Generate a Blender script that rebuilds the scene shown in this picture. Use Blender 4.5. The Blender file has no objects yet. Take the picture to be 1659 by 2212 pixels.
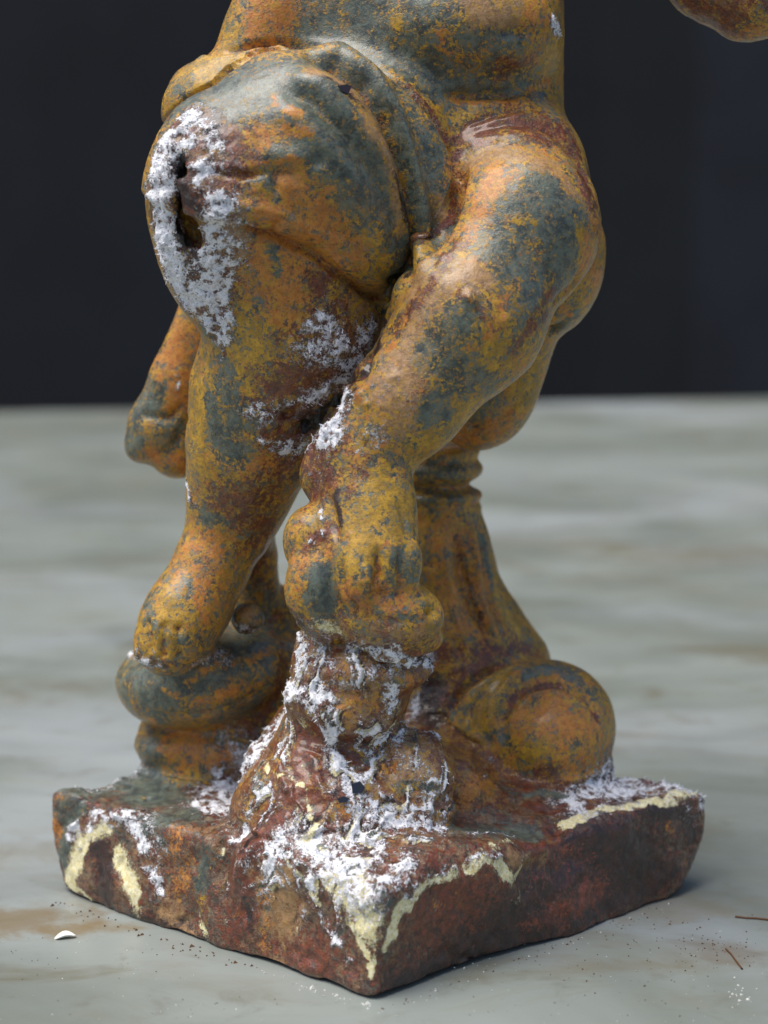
import bpy, math, time
import numpy as np
from mathutils import Vector
T0 = time.time()
sc = bpy.context.scene
COL = sc.collection

# ------------------------------------------------------------------ camera
PITCH = math.radians(9.0)
CAM_D, CAM_H = 0.600, 0.215            # metres in front of the plinth's centre, above the table
LENS = 70.0
cam_d = bpy.data.cameras.new('camera')
cam = bpy.data.objects.new('camera', cam_d)
COL.objects.link(cam)
cam.location = (0, -CAM_D, CAM_H)
cam.rotation_euler = (math.radians(90) - PITCH, 0, 0)
cam_d.sensor_fit = 'VERTICAL'
cam_d.sensor_height = 36.0
cam_d.sensor_width = 27.0
cam_d.lens = LENS
cam_d.clip_start = 0.01
cam_d.clip_end = 60
cam_d.dof.use_dof = True
cam_d.dof.focus_distance = 0.572
cam_d.dof.aperture_fstop = 9.0
sc.camera = cam

# ------------------------------------------------------------------ light
SUN_EL, SUN_AZ = math.radians(70), math.radians(-108)   # azimuth: from +Y (away from camera), clockwise
w = bpy.data.worlds.new('World'); sc.world = w; w.use_nodes = True
nt = w.node_tree
sky = nt.nodes.new('ShaderNodeTexSky'); sky.sky_type = 'NISHITA'; sky.sun_disc = False
sky.sun_elevation = SUN_EL; sky.sun_rotation = SUN_AZ
sky.air_density = 1.0; sky.dust_density = 3.0; sky.ozone_density = 1.0
bg = nt.nodes['Background']; bg.inputs['Strength'].default_value = 0.095
nt.links.new(sky.outputs[0], bg.inputs[0])
sd = bpy.data.lights.new('sun', 'SUN'); sun = bpy.data.objects.new('sun', sd); COL.objects.link(sun)
sd.energy = 2.5; sd.angle = math.radians(46); sd.color = (1.0, 0.96, 0.9)
dv = Vector((math.sin(SUN_AZ)*math.cos(SUN_EL), math.cos(SUN_AZ)*math.cos(SUN_EL), math.sin(SUN_EL)))
sun.rotation_euler = dv.to_track_quat('Z', 'Y').to_euler()
vs = sc.view_settings
vs.view_transform = 'Standard'; vs.look = 'None'; vs.gamma = 1; vs.use_curve_mapping = False
vs.exposure = 0.55

# ------------------------------------------------------------------ measuring: a place in the picture (1659 x 2212) at a depth y (mm) -> mm in the world
KPX = 36.0 / LENS / 2212.0
CP, SP = math.cos(PITCH), math.sin(PITCH)
D, H = CAM_D*1000, CAM_H*1000
def P(px, py, y):
    u = (px-829.5)*KPX; v = -(py-1106)*KPX
    dx, dy, dz = u, CP + v*SP, -SP + v*CP
    t = (y + D)/dy
    return np.array([dx*t, y, H + dz*t])
def pxmm(px, py, y):                    # mm per picture px there
    p = P(px, py, y)
    return ((p[1]+D)*CP - (p[2]-H)*SP)*KPX
def ground_pt(px, py):
    u = (px-829.5)*KPX; v = -(py-1106)*KPX
    dz = -SP+v*CP; dy = CP+v*SP; t = -H/dz
    return np.array([u*t, -D+dy*t, 0.])
def proj(V):
    x, y, z = V[:, 0], V[:, 1]+D, V[:, 2]-H
    dep = y*CP - z*SP
    up = y*SP + z*CP
    return 829.5 + x/dep/KPX, 1106 - up/dep/KPX, dep

# ------------------------------------------------------------------ noise
rng = np.random.default_rng(7)
LAT = rng.random((64, 64, 64)).astype(np.float32)
def vnoise(V, scale, off=0.0):          # smooth value noise in -1..1, scale = mm per cell
    Q = V/scale + off*17.31 + 1000
    I = np.floor(Q).astype(np.int64); F = (Q - I).astype(np.float32)
    F = F*F*(3-2*F); I &= 63; J = (I+1) & 63
    x0, y0, z0 = I.T; x1, y1, z1 = J.T; fx, fy, fz = F.T
    a = LAT[x0, y0, z0]*(1-fx)+LAT[x1, y0, z0]*fx
    b = LAT[x0, y1, z0]*(1-fx)+LAT[x1, y1, z0]*fx
    c = LAT[x0, y0, z1]*(1-fx)+LAT[x1, y0, z1]*fx
    d = LAT[x0, y1, z1]*(1-fx)+LAT[x1, y1, z1]*fx
    return ((a*(1-fy)+b*fy)*(1-fz) + (c*(1-fy)+d*fy)*fz)*2-1
def fbm(V, scale, octv=3, off=0.0):
    s = 0; a = 1.0; t = 0
    for o in range(octv):
        s = s + a*vnoise(V, scale/2**o, off+o*3.7); t += a; a *= .5
    return s/t

# ------------------------------------------------------------------ distance field sculpting
VOX = 0.65
LO = np.array([-112., -96., -1.5]); HI = np.array([122., 96., 335.])
N = np.ceil((HI-LO)/VOX).astype(int)+1
GX = (LO[0]+VOX*np.arange(N[0])).astype(np.float32)
GY = (LO[1]+VOX*np.arange(N[1])).astype(np.float32)
GZ = (LO[2]+VOX*np.arange(N[2])).astype(np.float32)
F = np.full(N, 30.0, np.float32)
LAB = np.zeros(N, np.int8)
PARTS = ['figure', 'drapery', 'column', 'capital', 'foot_rest', 'plinth', 'shell', 'rock_support', 'raised_arm']
PID = {n: i for i, n in enumerate(PARTS)}

def box(lo, hi):
    a = np.clip(np.floor((np.array(lo)-LO)/VOX).astype(int), 0, N)
    b = np.clip(np.ceil((np.array(hi)-LO)/VOX).astype(int)+1, 0, N)
    return tuple(slice(i, j) for i, j in zip(a, b))
def grid(s):
    return GX[s[0]][:, None, None], GY[s[1]][None, :, None], GZ[s[2]][None, None, :]
def merge(s, d, k, part, op='add'):
    a = F[s]
    if a.size == 0: return
    if op == 'add':
        h = np.maximum(k-np.abs(a-d), 0)/k
        L = LAB[s]; L[d < a] = PID[part]
        F[s] = np.minimum(a, d)-h*h*k*.25
    else:                               # cut d out
        b = -d
        h = np.maximum(k-np.abs(a-b), 0)/k
        F[s] = np.maximum(a, b)+h*h*k*.25
def E(part, px, py, y, rx, rz, rd=None, rot=0, k=4.0, op='add', yaw=0):
    """ellipsoid: half sizes rx, rz, rd in picture px at that place; rot clockwise in the picture plane, yaw about the vertical"""
    c = P(px, py, y); m = pxmm(px, py, y)
    rd = rd or min(rx, rz)
    R = np.array([rx, rd, rz])*m
    e = R.max()+k+9
    s = box(c-e, c+e); X, Y, Z = grid(s)
    X = X-c[0]; Y = Y-c[1]; Z = Z-c[2]
    a = math.radians(yaw); X, Y = X*math.cos(a)+Y*math.sin(a), -X*math.sin(a)+Y*math.cos(a)
    a = math.radians(rot); X2 = X*math.cos(a)-Z*math.sin(a); Z2 = X*math.sin(a)+Z*math.cos(a)
    Y = Y + 0*X2
    k0 = np.sqrt((X2/R[0])**2+(Y/R[1])**2+(Z2/R[2])**2)
    k1 = np.sqrt((X2/R[0]**2)**2+(Y/R[1]**2)**2+(Z2/R[2]**2)**2)+1e-6
    merge(s, (k0*(k0-1)/k1).astype(np.float32), k, part, op)
def C(part, pts, k=4.0, op='add', sy=1.0, k_in=None):
    """chain of tapering limbs through (px, py, y, r px)"""
    Q = [P(a, b, c) for a, b, c, r in pts]; R = [r*pxmm(a, b, c) for a, b, c, r in pts]
    lo = np.min([q-r for q, r in zip(Q, R)], 0); hi = np.max([q+r for q, r in zip(Q, R)], 0)
    e = k+9; s = box(lo-e, hi+e); X, Y, Z = grid(s)
    d = None
    for i in range(len(Q)-1):
        a, b = Q[i], Q[i+1]; ab = b-a
        sY = 1/sy
        L2 = ab[0]**2+(ab[1]*sY)**2+ab[2]**2
        px, py, pz = X-a[0], (Y-a[1])*sY, Z-a[2]
        t = np.clip((px*ab[0]+py*ab[1]*sY+pz*ab[2])/L2, 0, 1)
        dd = np.sqrt((px-t*ab[0])**2+(py-t*ab[1]*sY)**2+(pz-t*ab[2])**2)-(R[i]+(R[i+1]-R[i])*t)
        if d is None: d = dd
        else:
            kk = k_in or 3.0
            h = np.maximum(kk-np.abs(d-dd), 0)/kk
            d = np.minimum(d, dd)-h*h*kk*.25
    merge(s, (d*min(sy, 1)).astype(np.float32), k, part, op)

# ---- the plinth: a worn square block standing on its corner towards the viewer
def smax(a, b, k):
    h = np.maximum(k-np.abs(a-b), 0)/k
    return np.maximum(a, b)+h*h*k*.25
def plinth():
    X, Y, Z = grid(box(LO, HI))
    s = box(LO, (HI[0], HI[1], 60)); X, Y, Z = grid(s)
    c = [(-106, 1), (-2, -89), (102, 2), (0, 94)]
    d = None
    for i in range(4):
        (x0, y0), (x1, y1) = c[i], c[(i+1) % 4]
        L = math.hypot(x1-x0, y1-y0); nx, ny = (y1-y0)/L, -(x1-x0)/L
        e = (X-x0)*nx+(Y-y0)*ny + 0*Z
        e = e + 0.10*(Z-10)*(0.4 if i < 2 else 0) - 1.2*np.sin((X+Y)*.06+i)*.6
        d = e if d is None else smax(d, e, 4)
    top = Z - (32.5 + 1.6*np.sin(X*.05+1)+1.3*np.sin(Y*.07+X*.03)) + 0*X*Y
    # the worn nose of the block falls away towards the viewer
    top = top + 0.0022*np.maximum(-Y-50, 0)**2 + 0*X
    d = smax(d, top, 5)
    d = smax(d, -Z+0*X*Y+.0, 2.0)
    d = smax(d, (X-100)*.80-(Z-12)*.60+0*Y, 4)
    d = smax(d, (-X-103.5)*.95-(Z-6)*.31+0*Y, 4)
    merge(s, d.astype(np.float32), 2, 'plinth')
plinth()

# ---- foot rest: a thick cushion-like stone on a short neck
E('foot_rest', 445, 1610, 30, 135, 60, 120, k=4)
E('foot_rest', 470, 1670, 28, 150, 60, 130, k=8)
E('foot_rest', 330, 1572, 30, 26, 30, 40, k=3)
E('foot_rest', 446, 1470, 22, 186, 92, 172, rot=-10, k=4)
E('foot_rest', 440, 1436, 22, 187, 66, 172, rot=-9, k=7)
E('foot_rest', 385, 1600, 26, 95, 40, 95, rot=-5, k=4)
C('foot_rest', [(560, 1470, 20, 50), (640, 1430, 22, 40)], k=5)
E('foot_rest', 405, 1412, 6, 80, 34, 80, k=6)
E('foot_rest', 500, 1600, 24, 120, 50, 110, rot=-10, k=8)
# ---- column
def ring(part, px, py, y, r, h, k=2.0): E(part, px, py, y, r, h, r, k=k)
C('column', [(945, 1100, 42, 86), (948, 1200, 42, 104), (955, 1300, 42, 116), (968, 1375, 42, 132), (985, 1440, 42, 180), (975, 1560, 42, 225)], k=3, k_in=8)
E('column', 1110, 1440, 40, 75, 60, 80, rot=25, k=8)
ring('capital', 945, 1095, 42, 92, 26)
ring('capital', 945, 1068, 42, 97, 24, k=1.5)
ring('capital', 945, 1012, 42, 99, 40, k=1.5)
E('capital', 945, 975, 42, 92, 30, 90, k=2)
# ---- mound and shell on the right
E('rock_support', 900, 1640, 20, 240, 110, 230, k=8)
E('shell', 1085, 1600, 16, 150, 165, 120, rot=10, k=5)
E('shell', 1185, 1568, 18, 143, 143, 140, k=5)
E('shell', 1185, 1600, 6, 104, 90, 100, k=8)
E('shell', 1120, 1710, 8, 190, 42, 120, rot=-4, k=10)
# ---- rock under the foremost foot, run together with salt
C('rock_support', [(780, 1370, -34, 118), (765, 1450, -34, 132), (745, 1540, -32, 118), (725, 1620, -34, 128), (720, 1720, -38, 175)], k=5, sy=.85)
E('rock_support', 790, 1440, -42, 138, 50, 110, rot=4, k=6)
E('rock_support', 740, 1520, -44, 120, 70, 90, rot=6, k=6)
E('rock_support', 885, 1675, -40, 100, 95, 95, k=4)
E('rock_support', 890, 1745, -44, 95, 36, 70, k=3)
E('rock_support', 960, 1690, -16, 100, 62, 90, rot=10, k=9)
E('rock_support', 900, 1640, -30, 80, 50, 60, k=6)
E('rock_support', 670, 1770, -40, 140, 80, 150, rot=-15, k=14)
E('rock_support', 790, 1830, -50, 160, 55, 150, k=12)
C('rock_support', [(640, 1560, -14, 50), (600, 1660, -20, 62), (570, 1740, -28, 50)], k=9)
# ---- torso
C('figure', [(880, -330, 30, 330), (888, 10, 27, 322), (888, 150, 25, 330)], sy=.72, k=6)
E('figure', 1000, 60, 8, 215, 150, 190, k=8)
E('figure', 572, 72, 13, 92, 155, 115, rot=22, k=12)
E('drapery', 520, 175, 8, 95, 60, 90, rot=-25, k=10)
E('figure', 880, 340, 22, 330, 250, 250, k=10)
# ---- seat mass seen behind the crossed leg
E('drapery', 1195, 570, 14, 110, 160, 150, rot=10, k=5)
E('drapery', 1050, 830, 24, 116, 146, 120, rot=20, k=5)
E('drapery', 1110, 720, 22, 90, 110, 110, k=6)
# ---- the crossed leg on the right: knee high, shin running down to the left
E('figure', 1095, 375, 5, 172, 165, 190, k=8)
C('figure', [(1105, 420, 0, 168), (1122, 490, -14, 158), (1010, 690, -30, 150), (880, 860, -36, 112), (790, 975, -38, 96)], k=3.5, k_in=10)
# foot pointing down
C('figure', [(770, 985, -38, 92), (790, 1060, -42, 88), (800, 1130, -46, 92), (800, 1200, -50, 104)], k=5, k_in=6, sy=.9)
E('figure', 690, 1025, -36, 44, 60, 50, k=4)
E('figure', 858, 1070, -46, 34, 62, 40, k=3)
E('figure', 690, 1170, -44, 78, 84, 72, k=4)
# toes
for t in [(690, 1265, -50, 76, 96, 62, 0), (775, 1250, -58, 46, 70, 46, 0), (838, 1235, -57, 30, 68, 40, 3), (884, 1225, -54, 28, 62, 38, 6)]:
    E('figure', t[0], t[1], t[2], t[3], t[4], t[5], rot=t[6], k=2.2)
E('figure', 838, 1325, -50, 122, 82, 90, rot=5, k=3)
E('figure', 720, 1330, -46, 75, 60, 60, rot=5, k=2.5)
E('figure', 850, 1370, -46, 108, 46, 78, rot=5, k=3)
# ---- the standing leg on the left
C('figure', [(640, 560, -12, 190), (640, 700, -8, 178), (575, 850, -4, 152), (538, 975, -2, 122), (512, 1085, 2, 92), (500, 1150, 4, 80)], k=5, k_in=9)
C('figure', [(840, 560, 6, 70), (800, 700, 0, 70), (740, 820, -8, 60)], k=6)
C('figure', [(870, 560, -2, 62), (850, 640, -10, 62)], k=5)
C('foot_rest', [(600, 1310, 38, 44), (615, 1400, 38, 60)], k=4)
C('foot_rest', [(540, 1560, 26, 90), (620, 1500, 26, 90)], k=6)
# heel and the web behind it
C('figure', [(545, 1080, 12, 52), (545, 1200, 26, 50), (555, 1330, 34, 58)], k=6, sy=1.0)
# foot going down to the rest
C('figure', [(492, 1130, 2, 78), (452, 1230, -1, 72), (400, 1325, -7, 82), (372, 1378, -11, 70), (358, 1400, -12, 52)], k=4, k_in=6)
C('figure', [(470, 1230, 4, 56), (452, 1320, 2, 42), (408, 1385, -4, 40)], k=5)
for tx, ty in ((318, 1385), (350, 1412), (384, 1420)): E('figure', tx, ty, -12, 18, 28, 22, rot=14, k=4)
E('foot_rest', 535, 1335, 8, 36, 34, 34, k=2)
E('drapery', 378, 1000, 30, 42, 30, 40, rot=15, k=3)
E('drapery', 305, 965, 30, 34, 34, 40, rot=30, k=3)
# ---- thigh and knee under cloth
C('drapery', [(800, 320, 6, 212), (640, 362, -12, 226), (505, 420, -24, 172)], k=6, k_in=10)
E('drapery', 450, 440, -24, 125, 220, 120, rot=3, k=7)
E('drapery', 468, 600, -18, 92, 130, 90, rot=-18, k=8)
E('drapery', 470, 225, 8, 120, 95, 120, rot=-30, k=4)
E('drapery', 440, 205, 20, 85, 72, 90, rot=-35, k=6)
E('drapery', 620, 205, 7, 180, 95, 120, rot=-8, k=6)
E('drapery', 860, 370, -16, 125, 225, 90, rot=-20, k=4)
E('drapery', 720, 430, -24, 190, 150, 80, rot=32, k=5)
# ---- hanging end of cloth behind the calf
C('drapery', [(455, 680, 26, 70), (395, 820, 28, 66), (350, 925, 30, 72), (385, 965, 30, 62)], k=4, sy=.8)
# ---- broken pits: knee and the hollow between the legs
E('figure', 388, 440, -46, 14, 92, 110, rot=-3, k=1.5, op='cut')
E('figure', 395, 368, -46, 18, 26, 80, rot=20, k=1.5, op='cut')
E('figure', 408, 500, -46, 22, 48, 110, rot=-25, k=1.5, op='cut')
E('figure', 410, 580, -42, 26, 50, 40, k=2.5, op='cut')
E('figure', 706, 882, -36, 22, 40, 90, rot=40, k=1.5, op='cut')
E('figure', 655, 928, -30, 38, 22, 80, rot=-30, k=1.5, op='cut')
E('figure', 620, 900, -30, 22, 14, 50, rot=-30, k=1.5, op='cut')
E('figure', 805, 730, -34, 14, 50, 30, rot=18, k=3, op='cut')
# ---- raised arm, top right
C('raised_arm', [(1230, -330, 20, 140), (1450, -170, 14, 120), (1580, -40, 8, 100), (1640, -10, 4, 92)], k=6)
E('raised_arm', 1600, 45, 6, 45, 42, 40, rot=-20, k=4)
E('raised_arm', 1500, -10, 8, 55, 40, 50, rot=25, k=5)
print('field', round(time.time()-T0, 1))

# ------------------------------------------------------------------ surface nets
def surface_nets():
    ins = F < 0
    m = np.zeros(N-1, np.int8)
    for dx in (0, 1):
        for dy in (0, 1):
            for dz in (0, 1):
                m += ins[dx:N[0]-1+dx, dy:N[1]-1+dy, dz:N[2]-1+dz]
    act = (m > 0) & (m < 8)
    I = np.argwhere(act)
    idx = np.full(N-1, -1, np.int32); idx[act] = np.arange(len(I))
    corner = {}
    for dx in (0, 1):
        for dy in (0, 1):
            for dz in (0, 1):
                corner[dx, dy, dz] = F[I[:, 0]+dx, I[:, 1]+dy, I[:, 2]+dz]
    acc = np.zeros((len(I), 3)); cnt = np.zeros(len(I))
    ks = list(corner)
    for a in ks:
        for ax in range(3):
            if a[ax]: continue
            b = tuple(1 if i == ax else a[i] for i in range(3))
            fa, fb = corner[a], corner[b]
            c = (fa < 0) != (fb < 0)
            t = np.where(c, fa/np.where(c, fa-fb, 1), 0)
            p = np.array(a, float)[None]+np.zeros((len(I), 1)); p[:, ax] += t
            acc[c] += p[c]; cnt[c] += 1
    V = (I+acc/cnt[:, None])*VOX+LO
    quads = []
    for ax in range(3):
        o = [i for i in range(3) if i != ax]
        sl = [slice(1, N[i]-1) for i in range(3)]; sl[ax] = slice(0, N[ax]-1)
        sl2 = list(sl); sl2[ax] = slice(1, N[ax])
        A = ins[tuple(sl)]; B = ins[tuple(sl2)]
        ch = np.argwhere(A != B)
        flip = A[ch[:, 0], ch[:, 1], ch[:, 2]]
        for j in range(3): ch[:, j] += sl[j].start
        def cell(d0, d1):
            q = ch.copy(); q[:, o[0]] -= d0; q[:, o[1]] -= d1
            return idx[q[:, 0], q[:, 1], q[:, 2]]
        q = np.stack([cell(0, 0), cell(1, 0), cell(1, 1), cell(0, 1)], 1)
        if ax == 1: flip = ~flip
        q[~flip] = q[~flip][:, ::-1]
        quads.append(q)
    Q = np.concatenate(quads)
    L = LAB[I[:, 0], I[:, 1], I[:, 2]]
    return V, Q[(Q >= 0).all(1)], L
V, Q, VL = surface_nets()
print('mesh', len(V), len(Q), round(time.time()-T0, 1))
def vnormals(V):
    n = np.cross(V[Q[:, 2]]-V[Q[:, 0]], V[Q[:, 3]]-V[Q[:, 1]])
    out = np.zeros_like(V)
    for j in range(3):
        for ax in range(3):
            out[:, ax] += np.bincount(Q[:, j if j < 3 else 3], n[:, ax], len(V))
    for ax in range(3): out[:, ax] += np.bincount(Q[:, 3], n[:, ax], len(V))
    return out/np.maximum(np.linalg.norm(out, axis=1), 1e-9)[:, None]
def relax(X, it, lam=.5):
    e = np.concatenate([Q[:, [0, 1]], Q[:, [1, 2]], Q[:, [2, 3]], Q[:, [3, 0]]])
    cnt = np.bincount(e[:, 0], minlength=len(V))+np.bincount(e[:, 1], minlength=len(V))
    for _ in range(it):
        Y = np.zeros_like(X)
        for ax in range(X.shape[1]):
            Y[:, ax] = np.bincount(e[:, 0], X[e[:, 1], ax], len(V))+np.bincount(e[:, 1], X[e[:, 0], ax], len(V))
        X = X*(1-lam)+lam*Y/cnt[:, None]
    return X
V = relax(V, 2)
NRM = vnormals(V)
if NRM[np.argmax(V[:, 2]), 2] < 0: Q = Q[:, ::-1].copy(); NRM = -NRM

# ------------------------------------------------------------------ what surface point shows at a place in the picture
ZB = None; SURFV = None
def build_depth():
    global ZB
    u, v, d = proj(V)
    f = np.einsum('ij,ij->i', NRM, V-np.array([0, -D, H])) < 0
    B = 7.0
    ui = np.floor(u/B).astype(int)+20; vi = np.floor(v/B).astype(int)+20
    ZB = np.full((300, 400), -1, np.int64); best = np.full((300, 400), 1e9)
    ok = f & (ui >= 0) & (ui < 300) & (vi >= 0) & (vi < 400)
    ids = np.nonzero(ok)[0]; o = ids[np.argsort(-d[ids])]
    ZB[ui[o], vi[o]] = o
build_depth()
def surf(px, py):
    i, j = int(px//7)+20, int(py//7)+20
    for r in range(0, 4):
        best = None
        for a in range(-r, r+1):
            for b in range(-r, r+1):
                if 0 <= i+a < 300 and 0 <= j+b < 400:
                    q = ZB[i+a, j+b]
                    if q >= 0:
                        dd = V[q, 1]
                        if best is None or dd < best[0]: best = (dd, q)
        if best: return (SURFV if SURFV is not None else V)[best[1]].copy()
    return None
def stroke_field(pts, wpx, taper=True):
    """0..1 field near a line drawn over the surface through picture points"""
    S = [surf(a, b) for a, b in pts]; S = [s for s in S if s is not None]
    if len(S) == 0: return None
    if len(S) == 1: S = S*2
    S = np.array(S)
    w_ = wpx*.14
    lo, hi = S.min(0)-w_*3, S.max(0)+w_*3
    m = np.nonzero(((V > lo) & (V < hi)).all(1))[0]
    if len(m) == 0: return None
    p = V[m]; dm = np.full(len(m), 1e9); gm = np.full(len(m), .5)
    L = np.r_[0, np.cumsum(np.linalg.norm(np.diff(S, axis=0), axis=1))]; tot = max(L[-1], 1e-6)
    for i in range(len(S)-1):
        a, b = S[i], S[i+1]; ab = b-a; l2 = max(ab@ab, 1e-6)
        t = np.clip((p-a)@ab/l2, 0, 1)
        d = np.linalg.norm(p-a-t[:, None]*ab, axis=1)
        if taper and len(pts) > 2:
            g = (L[i]+t*np.sqrt(l2))/tot; wl = .45+.55*np.sin(np.pi*np.clip(g, 0, 1))**.6
            d = d/wl
            gm = np.where(d < dm, g, gm)
        dm = np.minimum(dm, d)
    return m, np.exp(-(dm/w_)**2)*np.clip(1.25*np.sin(np.pi*np.clip(gm, 0, 1))**.8, 0, 1)
#RELIEF
exec_relief = []
def relief(pts, w, h):
    exec_relief.append((pts, w, h))
relief([(600,372),(690,350)], 10, -8)
relief([(420,372),(520,384),(585,372)], 7, -18)

relief([(585,375),(600,400),(590,425)], 6, -10)
relief([(590,505),(600,480),(600,455)], 7, -12)
# belly, hip
relief([(900,195),(1000,203),(1100,200),(1220,175)], 12, -16)
relief([(985,290),(1010,265),(1100,235),(1200,240)], 10, -10)
relief([(1060,75),(1110,68),(1150,70)], 14, -16)
relief([(985,300),(1000,380),(970,470),(930,540),(880,610),(855,650)], 12, -18)
# crease between calf and crossed leg
relief([(855,650),(820,720),(780,800),(720,880)], 14, -22)
relief([(1012,640),(1017,645)], 11, 12)
relief([(770,852),(774,856)], 9, 12)
relief([(745,835),(748,838)], 8, 10)
relief([(788,872),(790,874)], 8, 9)
relief([(1095,690),(1097,692)], 9, 7)
relief([(990,290),(1080,262),(1190,275),(1262,360),(1285,440)], 22, -12)
# ankle, toes
relief([(700,1050),(715,1130),(730,1180)], 10, -10)
relief([(858,1075),(875,1120),(880,1160)], 6, -8)
relief([(735,1190),(740,1260),(765,1310),(770,1350)], 7, -16)
relief([(815,1180),(812,1240),(800,1275)], 6, -14)
relief([(862,1180),(864,1230),(866,1275)], 6, -12)
relief([(770,1292),(820,1286),(875,1280)], 8, -9)
relief([(780,1330),(850,1345),(930,1335)], 10, -6)
relief([(790,1215),(800,1250),(770,1265)], 9, 10)
# rock
relief([(630,1400),(700,1440),(800,1400),(930,1400)], 9, -10)
relief([(700,1460),(770,1425),(850,1420),(925,1440)], 10, 14)
relief([(760,1500),(820,1480),(880,1490)], 9, -10)
relief([(700,1480),(690,1540),(720,1600),(720,1680)], 16, 12)
relief([(760,1560),(740,1640),(730,1700),(760,1760)], 14, 12)
relief([(600,1600),(680,1640),(690,1700),(730,1760),(760,1830)], 9, 10)
relief([(590,1640),(620,1700),(660,1760),(690,1820)], 8, 9)
relief([(640,1600),(700,1620),(705,1690)], 8, 9)
relief([(800,1600),(800,1680),(860,1740),(960,1760)], 9, 12)
relief([(830,1600),(840,1660),(900,1710),(960,1700)], 8, -9)
relief([(600,1680),(540,1760),(480,1830),(470,1960)], 26, -14)
relief([(560,1800),(520,1850),(500,1940)], 16, 8)
relief([(530,1830),(600,1810),(680,1880),(720,1960)], 12, 7)
# column flutes
relief([(985,1130),(1000,1220),(1025,1310),(1060,1390)], 13, -18)
relief([(925,1120),(925,1220),(935,1320),(950,1420)], 12, -22)
relief([(955,1120),(965,1220),(985,1320),(1010,1420)], 14, 16)
relief([(1035,1110),(1050,1210),(1070,1310),(1100,1370)], 9, -14)
relief([(1010,1110),(1030,1230),(1050,1330),(1090,1400)], 13, 18)
relief([(860,1040),(950,1045),(1040,1038)], 7, -14)
# shell rings
relief([(1085,1620),(1085,1540),(1130,1490),(1200,1475),(1270,1510),(1300,1570)], 13, -12)
relief([(1050,1640),(1060,1530),(1110,1460),(1190,1435)], 13, 14)
relief([(950,1560),(990,1490),(1050,1445),(1120,1425)], 11, -24)
relief([(1040,1700),(1050,1600),(1080,1520)], 9, -12)
relief([(980,1600),(1015,1520),(1070,1465)], 8, -10)
relief([(1000,1680),(1030,1600),(1050,1530)], 12, 8)
# foot rest lip
relief([(270,1500),(340,1540),(440,1545),(540,1510),(600,1465)], 8, -7)
relief([(318,1340),(325,1400)], 6, -13)
relief([(350,1350),(355,1415)], 6, -13)
relief([(390,1355),(385,1420)], 6, -13)
# cloth end
relief([(300,900),(370,905),(400,870)], 10, -12)
relief([(330,990),(390,950),(410,900)], 10, -10)
relief([(1190,660),(1240,620),(1265,560)], 9, -9)
relief([(1120,775),(1190,715),(1250,640)], 12, -22)
relief([(930,965),(1020,930),(1100,890),(1160,820)], 10, -12)
DISP = np.zeros(len(V))
UU, VV, _d = proj(V)
FACING = np.clip(-np.einsum('ij,ij->i', NRM, (V-np.array([0, -D, H]))/np.linalg.norm(V-np.array([0, -D, H]), axis=1)[:, None])*3, 0, 1)
ZV = np.full((300, 400), 1e9)
def near_front(tol=9.0):
    i = np.clip(np.floor(UU/7).astype(int)+20, 0, 299); j = np.clip(np.floor(VV/7).astype(int)+20, 0, 399)
    q = ZB[i, j]; return (q >= 0) & (V[:, 1] < V[np.maximum(q, 0), 1]+tol) & (FACING > 0)
FR = near_front()
def line_dist(pts):
    P2 = np.array(pts, float); best = np.full(len(V), 1e9); sgn = np.ones(len(V)); par = np.zeros(len(V))
    L = np.r_[0, np.cumsum(np.linalg.norm(np.diff(P2, axis=0), axis=1))]
    for i in range(len(P2)-1):
        a, b = P2[i], P2[i+1]; ab = b-a; l2 = ab@ab
        t = np.clip(((UU-a[0])*ab[0]+(VV-a[1])*ab[1])/l2, 0, 1)
        dx, dy = UU-a[0]-t*ab[0], VV-a[1]-t*ab[1]; d = np.hypot(dx, dy)
        m = d < best; best[m] = d[m]; sgn[m] = np.sign(ab[0]*dy-ab[1]*dx)[m]; par[m] = ((L[i]+t*math.sqrt(l2))/L[-1])[m]
    return best, sgn, par
def inside(pts):
    c = np.zeros(len(V), bool); n = len(pts)
    for i in range(n):
        (x0, y0), (x1, y1) = pts[i], pts[(i+1) % n]
        c ^= ((y0 > VV) != (y1 > VV)) & (UU < (x1-x0)*(VV-y0)/(y1-y0+1e-9)+x0)
    return c
def panel(pts, h, soft):               # a layer of cloth with a real edge
    d, _, _ = line_dist(pts+[pts[0]]); d = np.where(inside(pts), d, -d)
    t = np.clip(d/soft+.5, 0, 1); DISP[FR] += (h*(t*t*(3-2*t))*np.clip(FACING*1.1, 0, 1)**1.5)[FR]
def crease(pts, terms, reach=160):     # terms: (offset px, width px, height mm); positive offset lies to the right when walking down the line
    d, sg, g = line_dist(pts); sd_ = -d*sg
    env = np.clip(3.0*np.sin(np.pi*np.clip(g, .0, 1)), 0, 1)
    for o, w_, h in terms: DISP[FR] += (1.75*h*env*np.exp(-((sd_-o)/w_)**2)*(d < reach))[FR]
panel([(470,128),(560,106),(640,105),(740,122),(810,155),(870,200),(925,260),(962,325),(980,395),(965,465),(920,525),(885,580),(862,630),(845,652),(800,628),(740,582),(680,532),(600,500),(520,484),(440,472),(340,440),(300,400),(300,200),(400,120)], 2.3, 12)
crease([(650,128),(720,152),(780,195),(825,265),(855,350),(878,440),(893,535),(880,610)], [(0, 7, -2.6), (24, 16, 1.9), (-14, 12, -.8), (-48, 24, .9)])
crease([(600,200),(670,232),(740,300),(790,370),(835,460),(860,560)], [(0, 17, -1.0), (34, 26, 1.0), (-40, 30, 1.3)])
crease([(500,440),(600,462),(700,505),(790,575),(850,640)], [(0, 16, .9), (-32, 18, -.7)])
crease([(560,330),(660,350),(750,420),(820,530)], [(0, 22, .6), (-30, 18, -.5)])
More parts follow.
